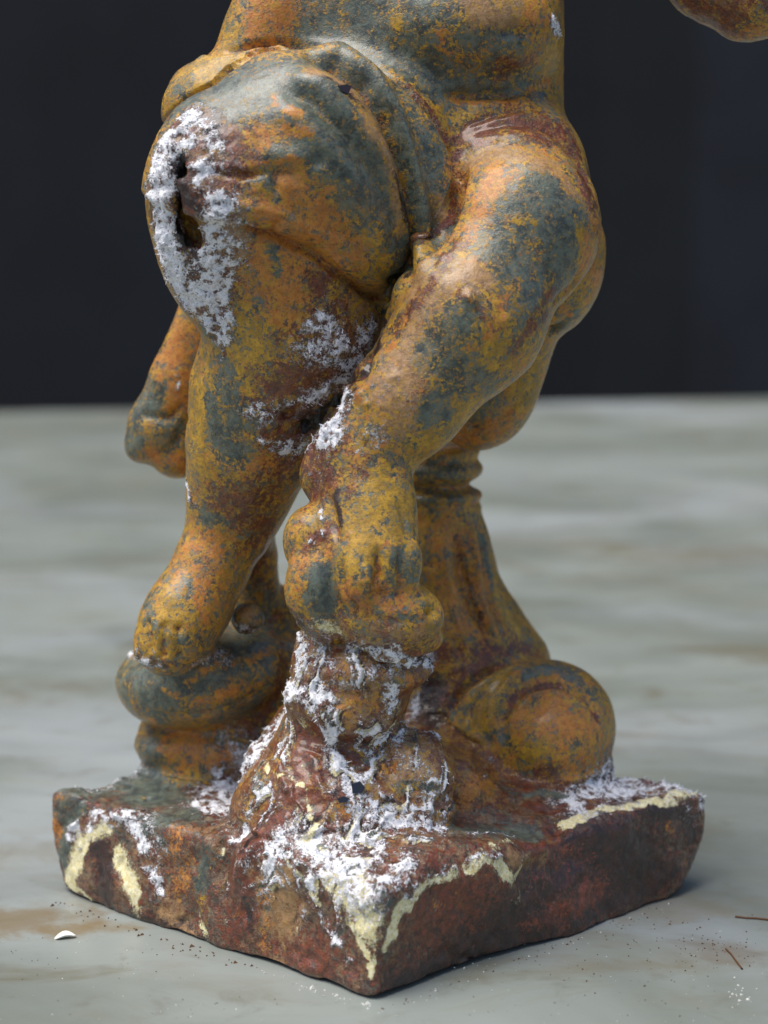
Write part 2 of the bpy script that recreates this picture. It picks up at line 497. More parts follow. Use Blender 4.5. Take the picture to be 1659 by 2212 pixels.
crease([(480,118),(560,98),(640,96),(740,112),(815,145),(880,195),(935,258),(975,330),(992,400),(975,475),(925,540)], [(0, 8, -1.6)])
crease([(850,655),(800,640),(735,595),(670,545),(590,512),(520,496)], [(0, 9, -1.4)])
for pts, w_, h in exec_relief:
    r = stroke_field(pts, w_)
    if r is not None: DISP[r[0]] += r[1]*h*.14
DISP = relax(DISP[:, None], 3)[:, 0]
V = V+NRM*DISP[:, None]
NRM = vnormals(V)
if NRM[np.argmax(V[:, 2]), 2] < 0: NRM = -NRM
build_depth()
print('relief', round(time.time()-T0, 1))
#COLOURS
CH = 'GOYRDWCPK'
PAINT = """
# cls width strength pts
O 60 .7 570,60 640,50
O 40 .6 600,20
Y 26 .8 505,70 490,120
G 75 .85 700,70 800,90 900,110
G 50 .6 760,20 900,20
G 26 .9 930,185 1040,185 1170,190
G 30 .6 930,150
P 42 .8 1040,25 1100,45
G 24 .8 1035,88 1130,80
R 22 .75 1085,140 1150,130
O 22 .6 1150,130 1170,110
O 26 .7 1150,25 1165,50
Y 45 .8 1190,110 1195,160
Y 22 .8 850,35 870,60
O 16 .6 940,60 960,120
O 14 .8 980,215 1100,222 1220,165
Y 20 .7 940,240 1000,255
W 14 1.1 1196,45 1210,75
R 60 .8 1500,20 1600,40
O 30 .7 1620,70
W 5 .8 1178,70
# hip / crossed thigh
O 60 .5 1050,330 1150,340
R 30 .95 1010,290 1100,262 1200,285 1262,350 1278,420
R 20 .7 1040,300 1180,300
P 26 .9 1010,345 1110,330 1190,360 1230,400
O 34 .7 1030,430 1080,390 1040,480
Y 14 .8 1250,290 1288,400 1290,440
G 46 .95 1130,430 1200,470 1215,560 1150,620 1075,560
G 26 1 1190,395 1240,500
G 40 .8 1080,520 1090,600
Y 9 .8 1120,470 1150,480
Y 8 .8 1200,590
Y 12 .8 1245,470 1255,560
O 16 .7 1270,520 1262,600
P 44 .9 920,620 1020,600
R 24 .8 1012,640 1022,665
P 40 .8 900,700 860,790 880,830
G 44 .75 950,720 1000,680
G 24 .5 900,760
R 14 .8 1000,520 925,620 850,710
O 12 .8 835,750 870,680
R 24 .5 890,850
G 30 .8 1000,800 1045,835 930,880
Y 40 .7 1080,750 1120,700
O 18 .6 1060,720 1100,640
R 17 .7 1195,620 1110,760
G 16 .8 1160,640 1120,700
Y 36 .7 1010,880 920,950
G 18 .6 900,900 960,900
O 20 .8 1292,480 1298,600
G 18 .8 1245,680 1190,715
O 7 .9 1190,690 1225,680
Y 30 .8 1145,800 1140,860
O 40 .7 1060,915 990,955
G 22 .6 1070,880 1030,900
# drapery
Y 40 .8 400,175 465,145
G 18 .6 395,215 380,170
G 34 .95 480,205 620,175 700,190
G 60 1 430,225 520,190 640,180
G 40 .9 520,330 600,340
G 50 1 430,230 470,200
G 60 1.05 600,200 700,250 780,340 840,450 862,590
G 50 .9 640,330 700,380 760,440
P 24 .85 690,150 765,200 805,270
P 18 .7 805,270 850,370 872,480
D 12 .5 700,170 790,230
G 28 1 720,130 800,172 855,235 885,310 905,430
G 30 .9 935,320 945,480
P 14 .7 945,420 955,460
R 10 .9 880,190 940,270 982,340 986,400 962,480 900,530
Y 9 .7 700,110 820,140
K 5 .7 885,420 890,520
D 9 .7 860,380 890,500 880,590
O 10 .9 575,215 585,235
O 13 .9 620,235 645,240
O 16 .8 520,290 600,298 660,285
O 34 .85 625,400 680,430 700,460
O 36 .9 480,410 560,435 590,450
O 22 .6 740,500 790,540
Y 26 .6 800,500 820,580
O 8 .8 500,340 590,345 680,365
G 15 1 500,492 570,500 700,550 790,610
G 14 .9 580,380 600,430
O 9 .9 600,470 600,500
Y 12 .8 830,640 870,620 900,550
# standing leg
O 52 .85 560,545 640,520 650,620
O 50 .8 590,710 560,620
O 34 .8 720,560 760,620
G 12 .6 595,540 600,590
R 26 .95 690,620 715,640
O 20 .7 650,650
R 13 .9 735,690 742,770
P 60 .55 800,660 760,700
Y 58 .8 560,740 620,780
Y 50 .7 500,720 530,820
G 24 .9 480,800 500,870 500,960
G 20 .9 450,880 455,950 520,980
G 26 .7 580,900 540,940
Y 20 .9 432,840 425,1000
R 36 .6 640,1000 560,1050 480,1085
O 40 .5 600,980 560,1000
R 70 .7 700,760 640,860 720,820
R 40 .8 620,930 680,960
D 20 .9 640,900 690,920
D 12 1 832,690 805,760 770,800
D 18 .8 745,800 760,840
# salt on the hollow
W 32 .75 700,690 710,740 760,745 800,715
W 26 .55 650,760 700,790
W 24 .85 680,850 740,830 760,790
W 24 .65 545,890 600,900 640,880
W 18 1 590,950 610,975 650,975 680,945
W 20 1 750,865 725,900 705,950
W 8 .9 660,850 700,860 760,840
W 26 .5 830,830 870,900 800,960
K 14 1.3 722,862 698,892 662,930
O 14 .7 770,850
P 30 .45 850,860 860,930
# salt on the knee
R 60 .8 470,330 440,450 450,600
R 26 .9 480,290 500,330
D 20 .9 450,250 480,300
P 22 .7 505,470 510,560
C 14 .7 380,260 350,310
W 27 1.15 415,250 360,320 338,430 352,540 392,620 440,690 468,720
W 22 .9 400,300 430,340 450,390 470,460
W 28 1.1 440,470 470,560 440,620 470,680
W 40 .45 500,360 510,460 500,600
W 16 .8 430,240 480,290 460,330
W 14 .9 370,500 385,590 420,650
W 12 .85 505,530 498,620 490,690
W 9 1 480,690 478,770
D 20 .95 395,370 405,430
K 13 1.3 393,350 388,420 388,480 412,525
D 13 1 405,500 425,560 415,610
# hanging cloth end
O 40 .9 400,740 360,830 390,860
G 18 .7 430,680 445,720
G 32 1 330,860 290,950
Y 16 .7 320,930 350,940
G 18 .8 370,960 380,930
O 18 .9 330,990 380,1000
W 6 .9 375,815 382,830
W 4 .8 420,780
W 7 1 405,1040 418,1085
W 3 1 492,1150
G 14 .9 440,1125 480,1130
G 12 .8 445,1180 470,1190
# foot on the rest
O 40 .7 430,1190 420,1250
G 14 .7 400,1240 410,1270
Y 36 .8 330,1320 350,1370
G 14 .7 320,1290 330,1350
G 16 .6 395,1375
O 12 .7 440,1300 450,1350
R 40 .55 560,1110 545,1260
P 26 .9 535,1330
# crossed foot
R 34 .8 690,1000 680,1060
W 22 .35 690,980 670,1060
R 20 .9 790,1020 750,1055
P 16 .8 770,1040
O 26 .5 850,1000
Y 50 .9 820,1080 830,1180
G 12 .6 820,1150 840,1120
D 11 .9 715,1070 728,1130
R 24 .9 660,1180 700,1160
W 5 1 690,1105 702,1150
W 7 1 640,1180 665,1155 680,1170
W 7 .8 762,1150 758,1170
G 12 .8 650,1165
O 28 .7 690,1210 640,1230
Y 24 .8 750,1230
O 12 .9 845,1180 862,1195
G 20 .8 870,1215 885,1250
G 8 1.1 800,1235 812,1250 770,1266
G 25 1.4 692,1255 702,1300
G 14 .8 680,1330 720,1335
O 34 .8 860,1300 780,1300
Y 20 .7 935,1300 930,1350
G 8 1 865,1325 915,1338
G 7 .9 800,1320 820,1326
P 24 .7 900,1385 800,1385 740,1370
G 9 .8 815,1380 850,1386
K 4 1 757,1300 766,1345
# rock and salt below the foot
R 100 .85 780,1450 760,1600
R 90 .7 740,1700 700,1800
P 60 .6 800,1450 760,1520
D 14 .8 640,1330 650,1400
W 20 .95 650,1370 670,1400 660,1440
C 14 .8 690,1350 740,1375
W 14 .85 760,1405 850,1400 925,1425
W 20 .8 690,1440 740,1475 820,1445
W 14 .7 820,1470 860,1500
W 12 .8 925,1435 905,1500 875,1560
O 14 .9 860,1470 890,1465
O 22 .6 740,1530 830,1525
W 12 1 650,1475 605,1540 585,1600
W 24 .9 640,1440 680,1520
W 16 .9 860,1440 840,1520 800,1580
W 20 .8 900,1640 930,1700
W 20 1.2 680,1510 705,1600 722,1650 770,1720 835,1765
R 22 1 690,1560 670,1600
D 12 .8 660,1640 690,1640
W 12 .7 780,1560 850,1590
C 7 .9 580,1650 640,1690 670,1760 690,1810
D 5 .8 610,1650 660,1710 690,1780
C 6 .8 640,1640 690,1690 700,1740
P 70 .7 880,1680
W 60 .5 870,1640 900,1720
O 10 .7 830,1640 850,1650
G 14 .6 860,1690 920,1690
W 7 .9 800,1600 800,1680 860,1740 960,1760
W 7 .9 985,1680 970,1740
K 7 .8 955,1755 985,1735
O 16 .9 715,1745 765,1760
W 16 1 790,1755 850,1790 960,1780
W 40 .85 770,1800 830,1830 760,1880
G 9 1 760,1705 775,1715
# left shoulder of the block
W 30 1 570,1600 540,1640
W 66 1.15 510,1660 470,1740
W 20 .8 560,1590 520,1640
W 20 .6 420,1620 560,1585
W 18 .5 420,1700 480,1790
G 16 .7 560,1660 570,1700
R 32 1.1 625,1690 600,1760 540,1840
W 9 1.1 575,1690 545,1760 480,1840
W 13 .8 535,1830 512,1900
R 24 1 500,1880 520,1960 500,2010
D 12 .9 520,1950 530,2000
P 42 .9 590,1900 600,2040
O 16 .8 560,1930 560,2040
W 6 1 565,1825 640,1850 685,1930
W 26 .9 650,1780 690,1870
C 8 .9 610,1860 650,1900 680,1960
W 14 .8 600,1850 570,1880
R 40 .7 680,2080 600,2060
W 13 .9 690,1990 712,2040 750,2080
W 6 1 488,1900 478,1990
C 13 .9 420,1990 440,2020
C 10 .6 470,1840 460,1880
# cream apron at the nose
C 30 1.2 730,1890 760,1940 785,2000
W 30 1 700,1850 745,1900 775,1950
C 9 1.1 800,2000 802,2060 800,2100
C 8 1 750,2000 795,2095
W 28 .85 840,1910 900,1855
G 10 .6 840,1960
C 13 1.4 862,2020 872,1970 925,1905 990,1875 1060,1868 1092,1890
W 8 1 880,1945 930,1890 1000,1858 1070,1852
C 10 .9 1085,1895 1110,1910 1150,1850
C 9 .7 1110,1940 1130,1930
C 9 1 840,2045 862,1995
R 60 1 960,1970 1010,1960
O 22 .4 950,1960
# right face
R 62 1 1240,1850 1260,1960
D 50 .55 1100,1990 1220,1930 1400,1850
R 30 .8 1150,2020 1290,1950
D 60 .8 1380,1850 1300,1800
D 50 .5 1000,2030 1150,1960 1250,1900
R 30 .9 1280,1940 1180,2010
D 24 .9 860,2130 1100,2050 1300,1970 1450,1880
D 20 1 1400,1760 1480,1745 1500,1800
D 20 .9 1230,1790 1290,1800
O 16 .7 1455,1790
P 14 .6 1100,1850 1190,1860
R 20 .7 1200,1790 1150,1820
C 13 1.3 1230,1768 1300,1748 1400,1722 1508,1706
W 55 1.1 1370,1660 1480,1690
W 50 1.1 1240,1735 1340,1700
R 14 .8 1340,1640 1420,1680
W 8 1 1325,1640 1300,1690
R 14 .9 1350,1628
G 40 .9 1000,1790 1130,1790
R 11 .9 1140,1742 1205,1748
G 12 .8 1110,1715 1210,1715
W 8 .7 1010,1805 1100,1800
C 9 .6 1030,1840 1110,1815
# shell
O 85 1 1190,1570
Y 42 .8 1150,1620
G 14 .7 1130,1460 1200,1440 1285,1500
R 8 .8 1090,1545 1130,1495 1190,1480 1290,1560
R 20 .7 1190,1670 1120,1695
G 13 .7 1085,1600 1065,1700
O 28 .9 1010,1710 1060,1680
W 8 .6 1030,1690 1060,1640
Y 22 .7 1080,1450 1030,1550
R 17 .8 960,1500 1000,1460 1060,1430
G 14 .6 940,1560 1000,1530
G 14 .6 900,1600 960,1600
# column
O 60 .5 980,1200 1040,1380
R 7 .5 985,1150 1005,1240 1060,1390
G 18 .9 910,1020 1000,1020
G 14 .6 930,1075 990,1075
G 11 .8 1030,1120 1060,1260
G 14 .7 925,1200
R 24 .6 960,1400 1050,1410 1150,1400
D 30 .8 925,1480 930,1560
Y 16 .7 1080,1290 1130,1370
# foot rest
G 70 1 300,1430 420,1450 570,1370
G 34 .9 280,1470 340,1530
O 12 .7 350,1490 430,1520 560,1470
O 10 .6 400,1470 480,1430 590,1400
W 14 .9 275,1400 300,1425 345,1440
W 24 .75 420,1440 480,1410 540,1370
G 16 .7 480,1560 560,1520
O 12 .9 325,1560 350,1590
R 22 .8 540,1570 610,1490
R 20 .6 600,1330 610,1450
O 44 .8 380,1630 470,1640
Y 24 .7 350,1690 450,1700
G 10 .6 320,1600 330,1640
# plinth left
G 60 .9 180,1690 300,1660 330,1720
G 50 .7 300,1780 400,1760
W 20 .45 170,1690 260,1650
O 14 .6 115,1720 108,1860
G 22 .9 160,1750 125,1860
W 14 .85 150,1815 190,1765 260,1765 300,1830 345,1930
W 16 .4 330,1800 300,1760
C 18 1.5 142,1905 180,1840 212,1800
W 8 1 165,1840 190,1800
C 16 1.4 250,1850 280,1905 298,1960
D 24 1.3 215,1840 225,1920
D 18 1 280,1975 350,1990
C 8 .9 130,1930 190,1945
O 26 .6 370,1820 380,1920
G 20 .8 430,1850 420,1905
Y 22 .6 420,1950
P 22 .7 360,1980 400,2020
D 16 .5 380,2000 460,2040
W 4 1 300,1975
W 4 1 253,1978
# the thickest salt
W 36 1.25 545,1640 505,1700 455,1755
W 18 .9 560,1590 600,1540
W 15 1.35 690,1515 712,1600 726,1665 775,1730 840,1775
W 13 1.2 600,1560 640,1490
W 12 1.2 770,1415 850,1412 920,1428
W 14 1.1 925,1440 890,1530 865,1590
W 34 .6 190,1690 290,1655
W 15 1.1 145,1815 195,1765 265,1765 310,1850 340,1925
W 30 .5 330,1830 300,1740
W 22 1.1 700,1690
W 24 1 690,710 715,760 765,735
W 13 1.35 580,950 620,978 670,965
W 17 1.35 752,865 722,905 702,950
W 10 1.2 655,850 700,858 750,835
W 18 1.3 395,262 352,325 336,420 350,540 392,620 440,690 468,722
W 16 1.2 430,560 460,620 470,690
W 14 1.1 425,330 440,400 470,460
W 24 .9 600,1800 560,1850
D 9 1 560,1760 520,1840
C 7 1 585,1650 640,1700 670,1770 700,1830
R 14 1 600,1730 570,1790
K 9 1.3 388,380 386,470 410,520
"""
A = {c: np.zeros(len(V), np.float32) for c in CH}
A['Y'][:] = .46; A['O'][:] = .28; A['G'][:] = .29
A['R'][:] = .06
isrock = VL == PID['rock_support']; A['R'][isrock] = .5; A['P'][isrock] = .3; A['G'][isrock] = .1
ispl = (VL == PID['plinth']); A['R'][ispl] = .36; A['P'][ispl] = .22; A['O'][ispl] = .10; A['Y'][ispl] = .12; A['G'][ispl] = .36; A['D'][ispl] = .24
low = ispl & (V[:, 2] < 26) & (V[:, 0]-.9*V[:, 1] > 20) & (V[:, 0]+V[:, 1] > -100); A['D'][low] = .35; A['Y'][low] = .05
VW = V + np.stack([fbm(V, 9, 3, 21), fbm(V, 9, 3, 31), fbm(V, 9, 3, 41)], 1)*3.0 + np.stack([fbm(V, 2.6, 2, 51), fbm(V, 2.6, 2, 61), fbm(V, 2.6, 2, 71)], 1)*1.5
V0 = V; V = VW
SURFV = V0
for ln in PAINT.splitlines():
    q = ln.split()
    if not q or q[0] == '#': continue
    c, wd, st = q[0], float(q[1]), float(q[2])
    r = stroke_field([tuple(float(t) for t in a.split(',')) for a in q[3:]], wd*1.05, taper=False)
    if r is None: continue
    m_, g = r
    t_ = np.sqrt(-np.log(np.clip(g, 1e-12, 1)))
    a = np.clip(np.exp(-t_**(3.0 if wd < 14 else 1.9)*(1.0 if wd < 14 else .8))*st, 0, 1).astype(np.float32)
    for d_ in CH: A[d_][m_] *= (1-a)
    A[c][m_] += a*max(1, st)*(.84 if c == 'G' else .72)
V = V0
brk = np.clip(np.where(ispl | isrock, 1.1, .97)+1.7*fbm(V, 4.0, 3, 101), .15, 1).astype(np.float32)*np.clip(1.05+1.3*fbm(V, 1.9, 2, 111), .3, 1).astype(np.float32)
lost = A['W']*(1-brk); A['W'] -= lost; A['R'] += lost*.45; A['P'] += lost*.3; A['D'] += lost*.3
SM = relax(V, 10)
cav = np.clip(np.einsum('ij,ij->i', SM-V, NRM)*2.2-.12, 0, 1).astype(np.float32)*(A['W']+A['K']+A['C'] < .4)*(1-ispl)
cav = relax(cav[:, None], 2)[:, 0]*.8
for d_ in CH: A[d_] *= (1-cav)
A['O'] += cav*.45; A['R'] += cav*.42
salt = A['W']+A['C']+A['K']+A['D']
fl_ = np.clip(1-1.3*salt, 0, 1)
for c_, v_ in (('G', .25), ('Y', .33), ('O', .17), ('R', .05)): A[c_] = np.maximum(A[c_], v_*fl_*np.where(ispl, {'Y': .4, 'O': .4}.get(c_, 1), 1)).astype(np.float32)
A['R'] = np.maximum(A['R'], (.16*np.clip(A['W'], 0, 1)).astype(np.float32))
def spot(px, py, r):
    c = surf(px, py); return np.exp(-(np.linalg.norm((V-c)*[1, .8, 1], axis=1)/r)**4)
mk = np.clip(.9*spot(960, 1670, 16)+spot(640, 1700, 24)+spot(860, 1700, 20)+spot(720, 1820, 22)+spot(720, 1500, 24)+.5*spot(600, 1900, 18), 0, 1)
q_ = V*[1.2, 1.2, .45]; q_ = q_+np.stack([fbm(V, 16, 2, 81), fbm(V, 16, 2, 82), fbm(V, 16, 2, 83)], 1)*7
n_ = fbm(q_, 11, 2, 60)+.06*fbm(V, 2, 2, 64)
def vein(c, lvl, wd, st):
    a = (np.exp(-((n_-lvl)/wd)**2)*mk*st).astype(np.float32)
    for d_ in CH: A[d_] *= (1-a)
    A[c] += a*.75
mk = mk*np.clip(.75+1.3*fbm(V, 6, 2, 66), .1, 1.1)
vein('C', .11, .045, .7); vein('W', .0, .08, .85); vein('D', .19, .04, .7); vein('W', -.22, .05, .7); vein('G', -.12, .03, .5)
DV = (np.exp(-((n_-.02)/.06)**2)-.8*np.exp(-((n_-.17)/.05)**2))*mk
V = V+NRM*(DV*.42)[:, None]
V0 = V
#ENDCOLOURS
V = V+NRM*(A['W']*np.clip(.35+1.2*fbm(V, 2.6, 3, 88), 0, 1)*2.0)[:, None]
isr = np.where((VL == PID['plinth'])|(VL == PID['rock_support']), 1.0, 0.0)
V = V+NRM*(np.where(VL == PID['plinth'], 1, 0)*(fbm(V, 34, 2, 191)*3.6-.6+np.minimum(fbm(V, 9, 3, 195)+.15, 0)*3.0))[:, None]
V = V+NRM*(isr*(fbm(V, 22, 2, 93)*1.8+fbm(V, 8, 3, 97)*1.0))[:, None]
kk = relax(np.clip(A['K']*1.5, 0, 1)[:, None], 6)[:, 0]
V = V+NRM*(kk*fbm(V, 3.0, 3, 71)*2.6)[:, None]
rough = .25+1.1*np.clip(A['W']+.8*A['D']+.6*A['R']+.5*A['C'], 0, 1)
V = V+NRM*((fbm(V, 14, 2)*.55+fbm(V, 5, 3, 5)*.38*rough+fbm(V, 1.9, 2, 9)*.30*rough)[:, None])
V[:, 2] = np.maximum(V[:, 2], 0)
NRM = vnormals(V)
if NRM[np.argmax(V[:, 2]), 2] < 0: NRM = -NRM

# ------------------------------------------------------------------ node helper
def new_mat(name):
    m = bpy.data.materials.new(name); m.use_nodes = True
    return m, m.node_tree, m.node_tree.nodes['Principled BSDF']
class NB:
    def __init__(s, nt): s.nt = nt
    def n(s, t, **kw):
        x = s.nt.nodes.new(t)
        for k, v in kw.items(): setattr(x, k, v)
        return x
    def inp(s, x, i, v):
        if hasattr(v, 'is_output'): s.nt.links.new(v, x.inputs[i])
        else: x.inputs[i].default_value = v
    def m(s, op, a, b=0.0, c=0.0, clamp=False):
        x = s.n('ShaderNodeMath', operation=op, use_clamp=clamp)
        s.inp(x, 0, a); s.inp(x, 1, b); s.inp(x, 2, c)
        return x.outputs[0]
    def noise(s, co, scale, detail=3, rough=.55, dist=0.0, w=0.0):
        x = s.n('ShaderNodeTexNoise', noise_dimensions='3D')
        if w:
            a_ = s.n('ShaderNodeVectorMath', operation='ADD'); s.inp(a_, 0, co); a_.inputs[1].default_value = (w*.37, w*.21, w*.53); co = a_.outputs[0]
        s.inp(x, 'Vector', co)
        x.inputs['Scale'].default_value = scale; x.inputs['Detail'].default_value = detail
        x.inputs['Roughness'].default_value = rough; x.inputs['Distortion'].default_value = dist
        return x.outputs[0]
    def mix(s, f, a, b, mode='MIX'):
        x = s.n('ShaderNodeMix', data_type='RGBA', blend_type=mode)
        s.inp(x, 0, f); s.inp(x, 6, a); s.inp(x, 7, b)
        return x.outputs[2]
    def ramp(s, f, a, b, lo=0.0, hi=1.0):
        x = s.n('ShaderNodeMapRange', interpolation_type='SMOOTHSTEP')
        s.inp(x, 0, f); s.inp(x, 1, a); s.inp(x, 2, b); s.inp(x, 3, lo); s.inp(x, 4, hi)
        return x.outputs[0]
def lin(r, g, b):
    f = lambda c: ((c/255+.055)/1.055)**2.4 if c > 10 else c/255/12.92
    return (f(r), f(g), f(b), 1)

# ------------------------------------------------------------------ materials
def patina():
    m, nt, bs = new_mat('rusted_iron_with_salt')
    b = NB(nt)
    co = b.n('ShaderNodeTexCoord').outputs['Object']
    PAL = {'G': ((106,115,102), (58,67,64)), 'O': ((208,138,58), (178,106,40)), 'Y': ((202,156,42), (150,116,34)),
           'R': ((132,62,30), (78,33,17)), 'D': ((66,34,20), (34,19,14)), 'W': ((252,252,253), (234,234,240)),
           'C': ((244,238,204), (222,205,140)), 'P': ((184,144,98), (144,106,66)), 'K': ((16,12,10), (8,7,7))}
    n2 = b.noise(co, 420, 5, .70, .6, 2.0)
    n3 = b.noise(co, 1300, 2, .7, 0, 3.0)
    big = [b.noise(co, sc_, 5, .74, .4, 10.0+7*k) for k, sc_ in enumerate((210, 260, 480, 280))]
    fin = [b.noise(co, sc_, 3, .78, .2, 50.0+7*k) for k, sc_ in enumerate((700, 1000, 1500))]
    inv = lambda x: b.m('SUBTRACT', 1.0, x)
    ibig = [inv(x) for x in big]; ifin = [inv(x) for x in fin]
    use = {'G': (big[0], fin[0]), 'O': (ibig[0], fin[1]), 'Y': (big[1], ifin[0]), 'R': (ibig[1], ifin[1]), 'D': (ibig[2], fin[1]),
           'W': (big[2], fin[2]), 'C': (ibig[2], ifin[2]), 'P': (big[3], fin[0]), 'K': (ibig[3], fin[1])}
    tone = {'G': big[3], 'O': big[2], 'Y': ibig[3], 'R': big[2], 'D': big[0], 'W': fin[1], 'C': fin[1], 'P': ibig[2], 'K': big[0]}
    wsum = None; csum = None; out = {}
    for i, c in enumerate(CH):
        at = b.n('ShaderNodeAttribute', attribute_name='m'+c).outputs['Fac']
        nb_, nf_ = use[c]
        fw = {'W': .6, 'G': .56, 'O': .56, 'Y': .56}.get(c, .45)
        nz = b.m('ADD', b.m('MULTIPLY', nb_, 1-fw), b.m('MULTIPLY', nf_, fw))
        amp = {'W': 4.8, 'G': 3.0, 'O': 3.3, 'Y': 3.1, 'K': 1.6, 'C': 4.4, 'R': 2.9, 'P': 2.6}.get(c, 3.0)
        v = b.m('ADD', at, b.m('MULTIPLY', b.m('SUBTRACT', nz, .5), amp))
        v = b.m('POWER', b.m('MAXIMUM', b.m('MULTIPLY', v, b.ramp(at, .02, .14)), .0005), {'W': 6.0, 'R': 3.2, 'P': 3.0, 'K': 6.0, 'D': 3.5, 'G': 3.9}.get(c, 4.6))
        hi, lo = PAL[c]
        cc = b.mix(b.ramp(tone[c], .36, .64), lin(*lo), lin(*hi))
        vm = b.n('ShaderNodeVectorMath', operation='SCALE'); b.inp(vm, 0, cc); b.inp(vm, 3, v)
        if wsum is None: wsum, csum = v, vm.outputs[0]
        else:
            wsum = b.m('ADD', wsum, v)
            va = b.n('ShaderNodeVectorMath', operation='ADD'); b.inp(va, 0, csum); b.inp(va, 1, vm.outputs[0]); csum = va.outputs[0]
        out[c] = v
    vd = b.n('ShaderNodeVectorMath', operation='SCALE'); b.inp(vd, 0, csum); b.inp(vd, 3, b.m('DIVIDE', 1.0, wsum))
    colr = vd.outputs[0]
    # dust and pin-prick pits
    pit = b.ramp(n3, .30, .40)
    colr = b.mix(b.m('MULTIPLY', b.m('SUBTRACT', 1.0, pit), .55), colr, lin(46, 34, 22))
    colr = b.mix(b.ramp(n3, .66, .74, 0, .30), colr, lin(214, 170, 110))
    fr = {c: b.m('DIVIDE', out[c], wsum) for c in 'GWRDCPK'}
    bs.inputs['Roughness'].default_value = .5
    r = b.m('ADD', b.m('MULTIPLY', fr['G'], -.22), .58)
    r = b.m('ADD', r, b.m('MULTIPLY', fr['W'], .35)); r = b.m('ADD', r, b.m('MULTIPLY', b.m('ADD', fr['R'], fr['D']), -.20))
    r = b.m('ADD', r, b.m('MULTIPLY', fr['P'], -.16)); r = b.m('ADD', r, b.m('MULTIPLY', b.m('SUBTRACT', n2, .5), .5), clamp=True)
    nt.links.new(r, bs.inputs['Roughness'])
    bs.inputs['Specular IOR Level'].default_value = .5
    cw = b.m('SUBTRACT', b.m('ADD', .28, b.m('MULTIPLY', b.m('ADD', fr['R'], fr['D']), .35)), b.m('MULTIPLY', b.m('ADD', fr['W'], fr['C']), .3), clamp=True)
    nt.links.new(cw, bs.inputs['Coat Weight']); bs.inputs['Coat Roughness'].default_value = .16
    nt.links.new(colr, bs.inputs['Base Color'])
    hgt = b.m('ADD', b.m('MULTIPLY', n2, .5), b.m('MULTIPLY', n3, .40))
    hgt = b.m('ADD', hgt, b.m('MULTIPLY', fr['W'], .5)); hgt = b.m('SUBTRACT', hgt, b.m('MULTIPLY', fr['G'], .16))
    rg = b.m('ADD', .50, b.m('MULTIPLY', b.m('ADD', fr['W'], b.m('ADD', fr['R'], fr['D'])), .5))
    bp = b.n('ShaderNodeBump'); b.inp(bp, 'Height', b.m('MULTIPLY', hgt, rg)); bp.inputs['Distance'].default_value = .0011; bp.inputs['Strength'].default_value = .8
    nt.links.new(bp.outputs[0], bs.inputs['Normal'])
    return m
MAT = patina()

# ------------------------------------------------------------------ objects of the statue
def link(name, me, mat=None, parent=None, **props):
    o = bpy.data.objects.new(name, me); COL.objects.link(o)
    if mat: me.materials.append(mat)
    if parent: o.parent = parent
    for k, v in props.items(): o[k] = v
    return o
def np_mesh(name, verts, faces, normals=None, attrs=None):
    me = bpy.data.meshes.new(name)
    nf, k = faces.shape
    me.vertices.add(len(verts)); me.vertices.foreach_set('co', np.ascontiguousarray(verts, np.float32).ravel())
    me.loops.add(nf*k); me.loops.foreach_set('vertex_index', np.ascontiguousarray(faces, np.int32).ravel())
    me.polygons.add(nf); me.polygons.foreach_set('loop_start', np.arange(0, nf*k, k, dtype=np.int32))
    me.polygons.foreach_set('use_smooth', np.ones(nf, bool))
    me.update(calc_edges=True); me.validate()
    if attrs:
        for n, a in attrs.items():
            at = me.attributes.new(n, 'FLOAT', 'POINT'); at.data.foreach_set('value', np.ascontiguousarray(a, np.float32))
    if normals is not None: me.normals_split_custom_set_from_vertices(normals.tolist())
    return me
statue = bpy.data.objects.new('statue', None); COL.objects.link(statue)
statue['label'] = 'rusted cast iron statue of a seated child on square plinth, crusted with white salt'
statue['category'] = 'statue'
FL = VL[Q[:, 0]]
for pid, pn in enumerate(PARTS):
    q = Q[FL == pid]
    if len(q) == 0: continue
    ids, inv = np.unique(q, return_inverse=True); inv = inv.reshape(q.shape)
    me = np_mesh(pn, V[ids]/1000, inv, NRM[ids], {'m'+c: A[c][ids] for c in CH})
    link(pn, me, MAT, statue)
print('parts', round(time.time()-T0, 1))

